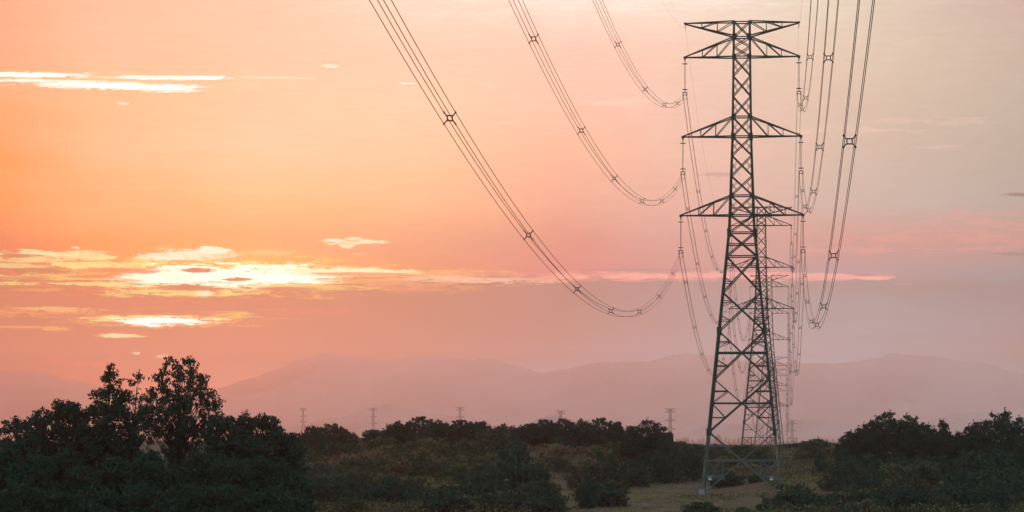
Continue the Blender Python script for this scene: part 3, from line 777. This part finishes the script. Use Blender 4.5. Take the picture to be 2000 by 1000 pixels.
def make_tree(profile, height, nclump, crad, nleaf, leaf, droop, gap, m, seed, trunk=.16, aspect=.45, flat=0.0, limb=True, lean=0.0, cz=.75, fill=0, reach=1.0):
    """profile: list of (relative height, crown radius in m); clumps of leaves sit at the ends of limbs. Returns meshes (crown, wood)"""
    rg = np.random.default_rng(seed); random.seed(seed)
    hs = np.array([p[0] for p in profile]); rs = np.array([p[1] for p in profile])
    cs = []
    wts = np.maximum(rs, .15); grid = np.linspace(hs[0], hs[-1], 60); wg = np.interp(grid, hs, wts)**1.5; wg /= wg.sum()
    tries = 0
    while len(cs) < nclump and tries < nclump*40:
        tries += 1
        h = rg.choice(grid, p=wg)+rg.uniform(-.01,.01); R = np.interp(h, hs, rs)
        ang = rg.uniform(0, 2*math.pi); rr = R*math.sqrt(rg.uniform(.0, 1)) if rg.uniform() < .45 else R*rg.uniform(.75, 1.02)
        p = np.array([rr*math.cos(ang)+lean*h, rr*math.sin(ang), h*height])
        if all(np.linalg.norm((p-q)*[1,1,1.3]) > gap for q in cs): cs.append(p)
    co = []
    for c in cs:
        s = crad*rg.uniform(.65, 1.35)
        co.append(clump_points(c, (s, s, s*cz), max(4, int(nleaf*(s/crad)**2)), rg))
        # twigs that reach out past the clump
        for k in range(2):
            d = rg.normal(size=3); d[2] = abs(d[2])*.7-.1; d /= np.linalg.norm(d)
            L = s*rg.uniform(1.2, 1.9)*reach; tt = rg.uniform(.3, 1, int(nleaf*.09)+2)
            co.append(c+d*L*tt[:,None]+rg.normal(size=(len(tt),3))*leaf*.5)
    if fill:
        # inner leaves that close the heart of a dense crown
        h = rg.choice(grid, p=wg, size=fill); R = np.interp(h, hs, rs)*.72*np.sqrt(rg.uniform(0,1,fill)); a = rg.uniform(0, 2*math.pi, fill)
        co.append(np.stack([R*np.cos(a)+lean*h, R*np.sin(a), h*height*.97], 1))
    pts = np.concatenate(co)
    crown = quad_mesh('crown', leaf_quads(pts, leaf, droop, aspect, flat, rg), [m])
    W = MB(); th = hs[-1]*height*(.93 if reach == 1 else .78)
    if trunk:
        wob = [(0,0)]+[(random.uniform(-.12,.12)*height*.1, random.uniform(-.12,.12)*height*.1) for _ in range(5)]
        tp = [Vector((wob[i][0]+lean*i/5*.95, wob[i][1], th*i/5)) for i in range(6)]
        W.tube(tp, [trunk*(1-.82*i/5)*(1.35 if i == 0 else 1) for i in range(6)], 7)
        if limb:
            for c in cs:
                if random.random() > limb: continue
                hb = max(.1*height, c[2]-random.uniform(.08, .22)*height - .3*math.hypot(c[0], c[1])*.6)
                f = min(.99, hb/th)*5; i = int(f); a = tp[i].lerp(tp[min(5, i+1)], f-i)
                e = Vector(c); mid = a.lerp(e, .5)+Vector((0,0,-.06*(e-a).length))
                r0 = trunk*(1-.8*hb/th)*.45
                W.tube([a, mid, e], [r0, r0*.6, r0*.2], 4, cap=False)
    return crown, W
def place_tree(name, crown, W, loc, rz, label, cat, group=None, s=1.0, wname='trunk'):
    root = empty(name, loc, rz); root.scale = (s,)*3 if not isinstance(s, (tuple, list)) else s
    c = bpy.data.objects.new('foliage' if wname == 'stems' else 'crown', crown); COL.objects.link(c); c.parent = root
    if W is not None and not isinstance(W, bpy.types.Mesh) and W.v: W.build(wname, M_bark, root, True)
    elif isinstance(W, bpy.types.Mesh):
        o = bpy.data.objects.new(wname, W); COL.objects.link(o); o.parent = root
    return tag(root, label, cat, group)
def at(px, Y):
    X = (px-1000)/F*Y; return Vector((X, Y, ground_z(X, Y)))

# --- left grove, about 220 m away.  (px of trunk, Y, px row of top, profile with half widths in pixels, ...)
def grove(name, px, Y, top, prof_px, ncl, crad, nleaf, leaf, droop, gap, seed, label, cat='tree', m=None, trunk=.16, fill=0, limb=.9, cz=.9, group=None):
    g = at(px, Y); H = CZ+(HY-top)/F*Y-g.z
    prof = [(((CZ+(HY-py)/F*Y)-g.z)/H, hw_/F*Y) for py, hw_ in prof_px][::-1]
    crown, W = make_tree(prof, H, ncl, crad, nleaf, leaf, droop, gap, m or M_leafdark, seed, trunk=trunk, fill=fill, limb=limb, cz=cz)
    return place_tree(name, crown, W, g-Vector((0,0,.1)), 0, label, cat, group)
grove('tall_tree', 352, 222, 684, [(686,5),(692,16),(706,30),(722,42),(745,54),(770,68),(800,78),(828,80),(845,56),(870,30),(900,24),(1000,40)], 235, .33, 40, .125, .75, .52, 11, 'tallest airy tree of the left grove with drooping leaves and sky gaps', limb=.95, trunk=.2)
grove('pointed_tree', 214, 228, 698, [(699,2),(712,6),(726,11),(742,17),(760,26),(785,40),(810,54),(850,66),(900,78),(1000,80)], 290, .38, 60, .13, .5, .42, 12, 'conical pointed tree, second tallest of the left grove', fill=5000)
grove('slender_tree', 266, 232, 728, [(729,5),(750,14),(775,19),(800,22),(840,26),(880,40),(1000,45)], 130, .32, 42, .12, .6, .38, 13, 'slender double-topped tree between the pointed and the tallest tree', fill=500)
grove('leafy_tree', 32, 225, 797, [(799,6),(812,18),(840,30),(880,44),(1000,56)], 110, .42, 75, .14, .4, .42, 14, 'leafy tree at the left edge of the photo with a small round top', fill=2500)
grove('leafy_tree', 74, 233, 799, [(800,6),(815,18),(840,26),(880,34),(1000,44)], 90, .40, 70, .14, .4, .42, 15, 'narrow leafy tree second from the left edge', fill=2000)
grove('bushy_tree', 128, 229, 787, [(789,16),(800,36),(820,46),(850,50),(900,56),(1000,60)], 150, .42, 80, .14, .4, .42, 16, 'bushy tree with a triple-lobed top left of the pointed tree', fill=4000)
grove('bushy_tree', 452, 219, 805, [(806,10),(815,30),(835,46),(870,58),(930,62),(1010,64)], 170, .42, 80, .14, .5, .42, 17, 'bushy tree with a feathery rim right of the tallest tree', fill=4500)
grove('feathery_tree', 515, 224, 808, [(809,5),(822,26),(845,48),(870,62),(930,70),(1010,72)], 170, .42, 75, .14, .6, .44, 18, 'feathery rounded tree near the right end of the left grove', fill=4500)
grove('feathery_tree', 562, 226, 838, [(840,8),(855,20),(880,30),(930,36),(1010,38)], 80, .38, 75, .14, .5, .42, 19, 'lowest rounded tree closing the right end of the left grove', fill=2500)
US = [(8,210,876,38),(62,207,892,42),(118,212,880,40),(162,205,915,30),(230,208,896,40),(290,204,884,38),(345,206,918,32),(398,209,880,38),(452,205,893,44),(508,208,890,44),(548,207,908,36),(585,212,935,20),(30,196,945,50),(100,196,950,50),(190,195,955,50),(275,196,950,50),(360,195,952,50),(440,196,950,50),(520,197,955,48),(560,200,966,38)]
for i, (px, Y, top, hwp) in enumerate(US):
    grove('grove_bush', px, Y, top, [(top+1,hwp*.25),(top+12,hwp*.7),(top+35,hwp*.95),(1010,hwp*1.1)], 70 if top < 925 else 45, .46, 120, .12, .4, .46, 40+i, 'dense dark bush filling the foot of the left grove', 'bush', trunk=.07, fill=3000, limb=.2, group='dark bushes at the foot of the left grove')

# --- broad crowned trees along the skyline
VAR = []
for i, (wd, ht, ncl) in enumerate([(3.6,4.6,90),(2.7,4.4,70),(4.4,5.2,120),(3.2,3.6,80),(2.4,3.4,60),(3.6,8.2,150),(2.6,7.4,110)]):
    prof = [(.18,wd*.55),(.35,wd*.95),(.6,wd),(.8,wd*.82),(.93,wd*.5),(1,wd*.2)]
    cr, W = make_tree(prof, ht, ncl, .50 if ht < 6 else .55, 60, .15, 0.0, .50, M_leafdark, 100+i, trunk=.17, aspect=.6, flat=.35, limb=.8, cz=.5, fill=2600 if ht < 6 else 4500, reach=.72)
    wm = bpy.data.meshes.new('trunk'); wm.from_pydata(W.v, [], W.f); wm.materials.append(M_bark); wm.update()
    VAR.append((cr, wm, wd, ht))
SKY = [ # px, Y, top, half width px, variant, label
 (612,470,838,26,3,'low rounded skyline tree just right of the left grove'),(648,480,834,30,0,'broad skyline tree below the leftmost visible distant pylon'),(676,486,846,20,4,'small skyline tree left of the dip'),
 (735,500,844,26,4,'small tree under the second distant pylon, right of the dip'),(778,498,830,30,1,'skyline tree with a stepped left shoulder'),(820,500,820,36,2,'highest skyline tree with a ragged peak in the middle hill'),(858,505,828,28,1,'skyline tree just right of the ragged peak'),
 (900,500,827,34,0,'flat-topped skyline tree under the middle distant pylon'),(938,505,829,26,3,'skyline tree at the right end of the flat-topped row'),(984,500,835,27,1,'small spreading tree alone in a notch of the skyline'),
 (1030,498,832,26,4,'skyline tree left of the low faint hill'),(1062,502,826,32,0,'skyline tree in front of the low faint hill'),(1098,500,824,30,2,'skyline tree below the pylon on the faint hill'),(1135,497,826,26,1,'skyline tree at the right foot of the faint hill'),
 (1172,492,823,34,2,'large flat-topped skyline tree left of the rounded tree'),(1205,494,828,20,4,'narrow tree leaning against the flat-topped skyline tree'),
 (1262,455,826,44,2,'broad rounded tree with sky holes, last before the main pylon'),(1300,452,848,20,4,'small tree at the right shoulder of the rounded tree'),(1232,462,842,20,3,'small tree at the left shoulder of the rounded tree'),
 (1662,430,846,28,3,'low left shoulder tree of the right hand thicket'),(1690,428,832,26,1,'tree on the rising left side of the right hand thicket'),(1733,424,806,42,2,'highest tree of the right hand thicket with a jagged top'),(1778,426,812,34,0,'jagged tree right of the highest tree in the right thicket'),
 (1812,432,833,24,4,'small tree in the saddle of the right thicket'),(1842,430,824,15,4,'small branching tree at the right end of the thicket saddle'),
 (1868,380,848,26,3,'low tree linking the right thicket and the tree at the frame edge'),(1905,376,828,30,1,'lobed tree left of the big tree at the right frame edge'),(1954,372,804,42,2,'big round-topped tree at the right frame edge'),(1992,378,816,26,0,'tree cut by the right edge of the frame'),
 (1597,525,858,14,4,'tiny dark tree standing on the crest right of the main pylon'),
]
random.seed(21)
for px, Y, top, hwp, v, lb in SKY:
    cr, wm, wd, ht = VAR[v]; g = at(px, Y)
    H = CZ+(HY-top+(7 if px < 1320 else 3))/F*Y-g.z; sz = H/ht; sx = (hwp/F*Y)/wd*1.12
    if H > 6 and v in (0,2): cr, wm, wd, ht = VAR[5]; sz = H/ht; sx = (hwp/F*Y)/wd*1.1
    elif H > 6: cr, wm, wd, ht = VAR[6]; sz = H/ht; sx = (hwp/F*Y)/wd*1.1
    place_tree('broad_tree', cr, wm, g-Vector((0,0,.15)), random.uniform(0, 6.28), lb, 'tree', 'broad crowned trees on the skyline', (sx, sx, sz))

# --- shrubs on the slope
BV = []
for i, (wd, ht, ncl, m) in enumerate([(1.5,1.7,26,M_leafdark),(1.2,1.2,20,M_leafmid),(1.8,1.5,30,M_leafmid),(1.4,1.1,22,M_leafolive),(1.1,1.4,18,M_leafolive),(1.5,1.0,22,M_leafdry)]):
    prof = [(.0,wd*.8),(.3,wd),(.6,wd*.9),(.85,wd*.6),(1,wd*.25)]
    cr, W = make_tree(prof, ht, ncl, .42, 55, .11, 0.0, .38, m, 200+i, trunk=.05, aspect=.55, flat=.1, limb=.5, cz=.7, fill=500)
    wm = bpy.data.meshes.new('stems'); wm.from_pydata(W.v, [], W.f); wm.materials.append(M_bark); wm.update()
    BV.append((cr, wm, wd, ht))
FB = [ # featured bushes: px, Y, top px, half width px, variant, label
 (1002,350,872,52,0,'large dark bush in the middle foreground left of the field'),(955,344,905,40,0,'dark bush at the left side of the large middle bush'),(1050,352,905,26,0,'dark bush at the right side of the large middle bush'),
 (1145,338,928,20,0,'small round dark bush standing alone in the field'),(1235,420,895,30,0,'dark bush under the rounded tree'),(1180,425,888,30,0,'dark bush left of the one under the rounded tree'),(1300,430,880,28,0,'dark bush between the rounded tree and the main pylon'),(1345,436,873,26,0,'dark bush touching the left leg of the main pylon'),
 (1370,325,978,36,0,'dark bush at the bottom edge under the left pylon leg'),(1450,325,988,14,0,'small dark tuft bush at the bottom edge between the pylon legs'),(1545,335,945,46,0,'dark bush in front of the right pylon leg'),(1610,330,962,52,0,'wide dark bush at the bottom right of the pylon'),(1505,328,972,26,0,'low dark bush just right of the field at the bottom edge'),
 (1420,417,918,34,0,'dark low bush seen between the pylon legs'),(1480,415,925,22,0,'dark bush behind the right pylon leg'),
 (900,330,955,50,0,'dark foreground bush at the bottom centre, left one'),(985,326,962,52,0,'dark foreground bush at the bottom centre, middle one'),(1060,324,968,42,0,'dark foreground bush at the bottom centre, right one'),(830,335,950,44,0,'dark foreground bush left of the bottom centre'),(760,338,930,40,0,'dark bush halfway down the left slope'),(680,340,925,40,0,'dark bush low on the slope beside the left grove'),
 (1690,335,955,46,0,'dark bush at the bottom below the right thicket'),(1760,330,960,52,0,'dark bush at the bottom right, second from the frame edge trees'),(1840,330,950,55,0,'wide dark bush below the tree at the right frame edge'),(1920,328,945,55,0,'wide dark bush in the bottom right corner'),(1985,335,935,45,0,'dark bush cut by the bottom right corner'),
 (1700,405,885,44,0,'dark undergrowth bush at the left foot of the right thicket'),(1770,400,890,50,0,'dark undergrowth bush at the middle foot of the right thicket'),(1840,385,890,45,0,'dark undergrowth bush at the right foot of the right thicket'),(1900,362,880,50,0,'dark undergrowth bush under the lobed tree'),(1965,358,880,48,0,'dark undergrowth bush under the big tree at the frame edge'),
 (1605,440,890,16,0,'small dark bush on the grass right of the pylon'),(1655,415,872,26,0,'dark bush at the near left end of the right thicket'),
 (1885,345,915,45,0,'dark bush stepping down from the lobed tree'),(1960,342,912,50,0,'dark bush stepping down from the big right tree'),
 (1440,521,871,26,0,'low dome of dark scrub on the crest behind the pylon legs'),(1490,522,873,22,0,'low dark scrub on the crest at the right pylon leg'),(1545,524,866,26,0,'dome of dark scrub on the crest right of the pylon'),(1575,524,860,24,0,'domed dark bush on the crest under the tiny tree'),(1615,526,867,22,0,'low dark bush on the crest right of the tiny tree'),(1395,500,866,22,0,'low dark bush on the crest at the left pylon leg'),(1355,495,866,26,0,'low dark bush on the crest left of the pylon'),(1325,490,862,22,0,'low dark bush on the crest beside the rounded tree'),
]
for px, Y, top, hwp, v, lb in FB:
    cr, wm, wd, ht = BV[v]; g = at(px, Y); H = max(.6, CZ+(HY-top)/F*Y-g.z); sx = (hwp/F*Y)/wd*1.05
    place_tree('shrub', cr, wm, g-Vector((0,0,.1)), random.uniform(0, 6.28), lb, 'bush', None, (sx, sx, H/ht), 'stems')
pts_ = []; random.seed(33); tries = 0
KINDL = ['dark green shrub on the scrubby slope','dusky green shrub on the scrubby slope','broad dusky green shrub on the scrubby slope','brown tipped olive shrub on the scrubby slope','upright olive shrub on the scrubby slope','dry brown low shrub on the scrubby slope']
FBX = [at(b[0], b[1]) for b in FB]
def free(p, r): return all((p.x-q.x)**2+(p.y-q.y)**2 > r*r for q in pts_)
while len(pts_) < 270 and tries < 9000:
    tries += 1
    Y = random.uniform(322, 488); px = random.uniform(560, 2000)
    p = at(px, Y)
    field = (1075 < px < 1520 and Y < 432) or (1060 < px < 1640 and 355 < Y < 440) or (1500 < px < 1640 and Y < 500)
    if field and random.random() < .93: continue
    if 1325 < px < 1540 and Y < 440: continue
    if px > 1500 and Y > 370 and random.random() < .6: continue
    if not free(p, 2.1): continue
    pts_.append(p)
    k = random.choices(range(6), [5,4,4,2,2,1] if (px > 1500 or Y < 350) else [3,3,4,3,3,2] if px > 850 else [2,2,3,4,4,5])[0]
    cr, wm, wd, ht = BV[k]; s_ = random.uniform(1.0, 2.0)
    place_tree('shrub', cr, wm, p-Vector((0,0,.1)), random.uniform(0, 6.28), KINDL[k], 'bush', KINDL[k].split(' on the')[0]+'s scattered on the slope', (s_, s_, s_*random.uniform(.75, 1.25)), 'stems')

# --- low ground cover and grasses
def hgt(X, Y): return np.array([ground_z(float(a), float(b)) for a, b in zip(X, Y)])
def carpet(name, n, test, size, hmax, mats, wts, label, cat, seed, stand=0.0, aspect=.5, patch=.06):
    rg = np.random.default_rng(seed); P_, M_ = [], []
    k = 0; ncl = n//26
    Y = 322+(560-322)*rg.uniform(0, 1, ncl*3)**1.15; px = rg.uniform(540, 2030, ncl*3); X = (px-1000)/F*Y
    pv_ = np.array([mnoise.noise(Vector((x*patch, y*patch*.6, seed))) for x, y in zip(X, Y)])
    ok = np.array([test(a, b, c) for a, b, c in zip(px, Y, pv_)]); X, Y, pv_ = X[ok][:ncl], Y[ok][:ncl], pv_[ok][:ncl]
    Z = hgt(X, Y)
    for x, y, z, q in zip(X, Y, Z, pv_):
        m = 26; h = hmax*rg.uniform(.4, 1.0)*(1 if y < 480 else .55)
        p = np.stack([x+rg.normal(size=m)*.42, y+rg.normal(size=m)*.42, z+rg.uniform(0, 1, m)**1.3*h], 1)
        P_.append(p); M_.append(np.full(m, rg.choice(len(mats), p=wts(q)), int))
    pts = np.concatenate(P_); mi = np.concatenate(M_)
    me = quad_mesh(name, leaf_quads(pts, size, -stand, aspect, 0, rg), mats, mi)
    o = bpy.data.objects.new(name, me); COL.objects.link(o); tag(o, label, cat, kind='stuff')
def in_field(px, Y): return (1075 < px < 1500 and Y < 428) or (1500 <= px < 1640 and 352 < Y < 372)
def soft(a): a = np.array(a, float); return a/a.sum()
carpet('scrub_cover', 260000, lambda px, Y, q: not in_field(px, Y) and (px < 1350 or Y > 430 or px > 1640 or Y < 350), .15, 1.25, [M_leafmid, M_leafolive, M_leafdry], lambda q: soft([1.2-q*1.5, 1, max(.1, .7+q*2.5)]) if q < .7 else soft([.1,1,1]), 'tangled low scrub covering the slope', 'scrub', 51)
carpet('low_green_cover', 60000, lambda px, Y, q: px > 1060 and ((not in_field(px, Y) and Y > 380) or q > .32), .11, .45, [M_leafolive, M_leafgreen, M_leafmid], lambda q: soft([1.2, max(.05,.25+q*1.5), 1.6]), 'low green weeds on the rising ground behind the pylon', 'weeds', 52)
carpet('field_grass', 90000, lambda px, Y, q: 1040 < px < 1720 and 366 < Y < 440, .12, .32, [M_straw, M_leafdry, M_leafgreen], lambda q: soft([max(.1, .8-q*2.5), .7, max(.05,.55+q*3)]), 'dry and green grass in the field at the pylon foot', 'grass', 53, stand=1.2, aspect=.13, patch=.09)
carpet('green_grass', 50000, lambda px, Y, q: 1070 < px < 1510 and Y < 374, .11, .3, [M_leafgreen, M_straw, M_leafmid], lambda q: soft([1.0, max(.1,.35-q*2), .4]), 'strip of yellowish green grass along the bottom edge of the field', 'grass', 54, stand=1.2, aspect=.14, patch=.09)
# --- far tree line on the plain
rg = np.random.default_rng(5); FT = MB()
for i in range(120):
    px = rg.uniform(1322, 1660) if i < 95 else rg.uniform(560, 1320); d = rg.uniform(9500, 11000); X = (px-1000)/F*d; h = rg.uniform(12, 24)
    if 1400 < px < 1405: h = 30
    rr = h*.22; z = -18.3
    FT.tube([(X,d,z),(X,d,z+h*.15),(X+rg.normal()*.5,d,z+h*.45),(X+rg.normal()*.8,d,z+h*.8),(X,d,z+h)], [rr*.5, rr, rr*rg.uniform(.6,1), rr*rg.uniform(.3,.6), rr*.05], 6)
o = FT.build('far_tree_line', M_leafdark, None); tag(o, 'faint hazy line of trees on the far plain below the pylons', 'trees', kind='stuff')
print('built in %.1f s' % (time.time()-T0), len(bpy.data.objects))
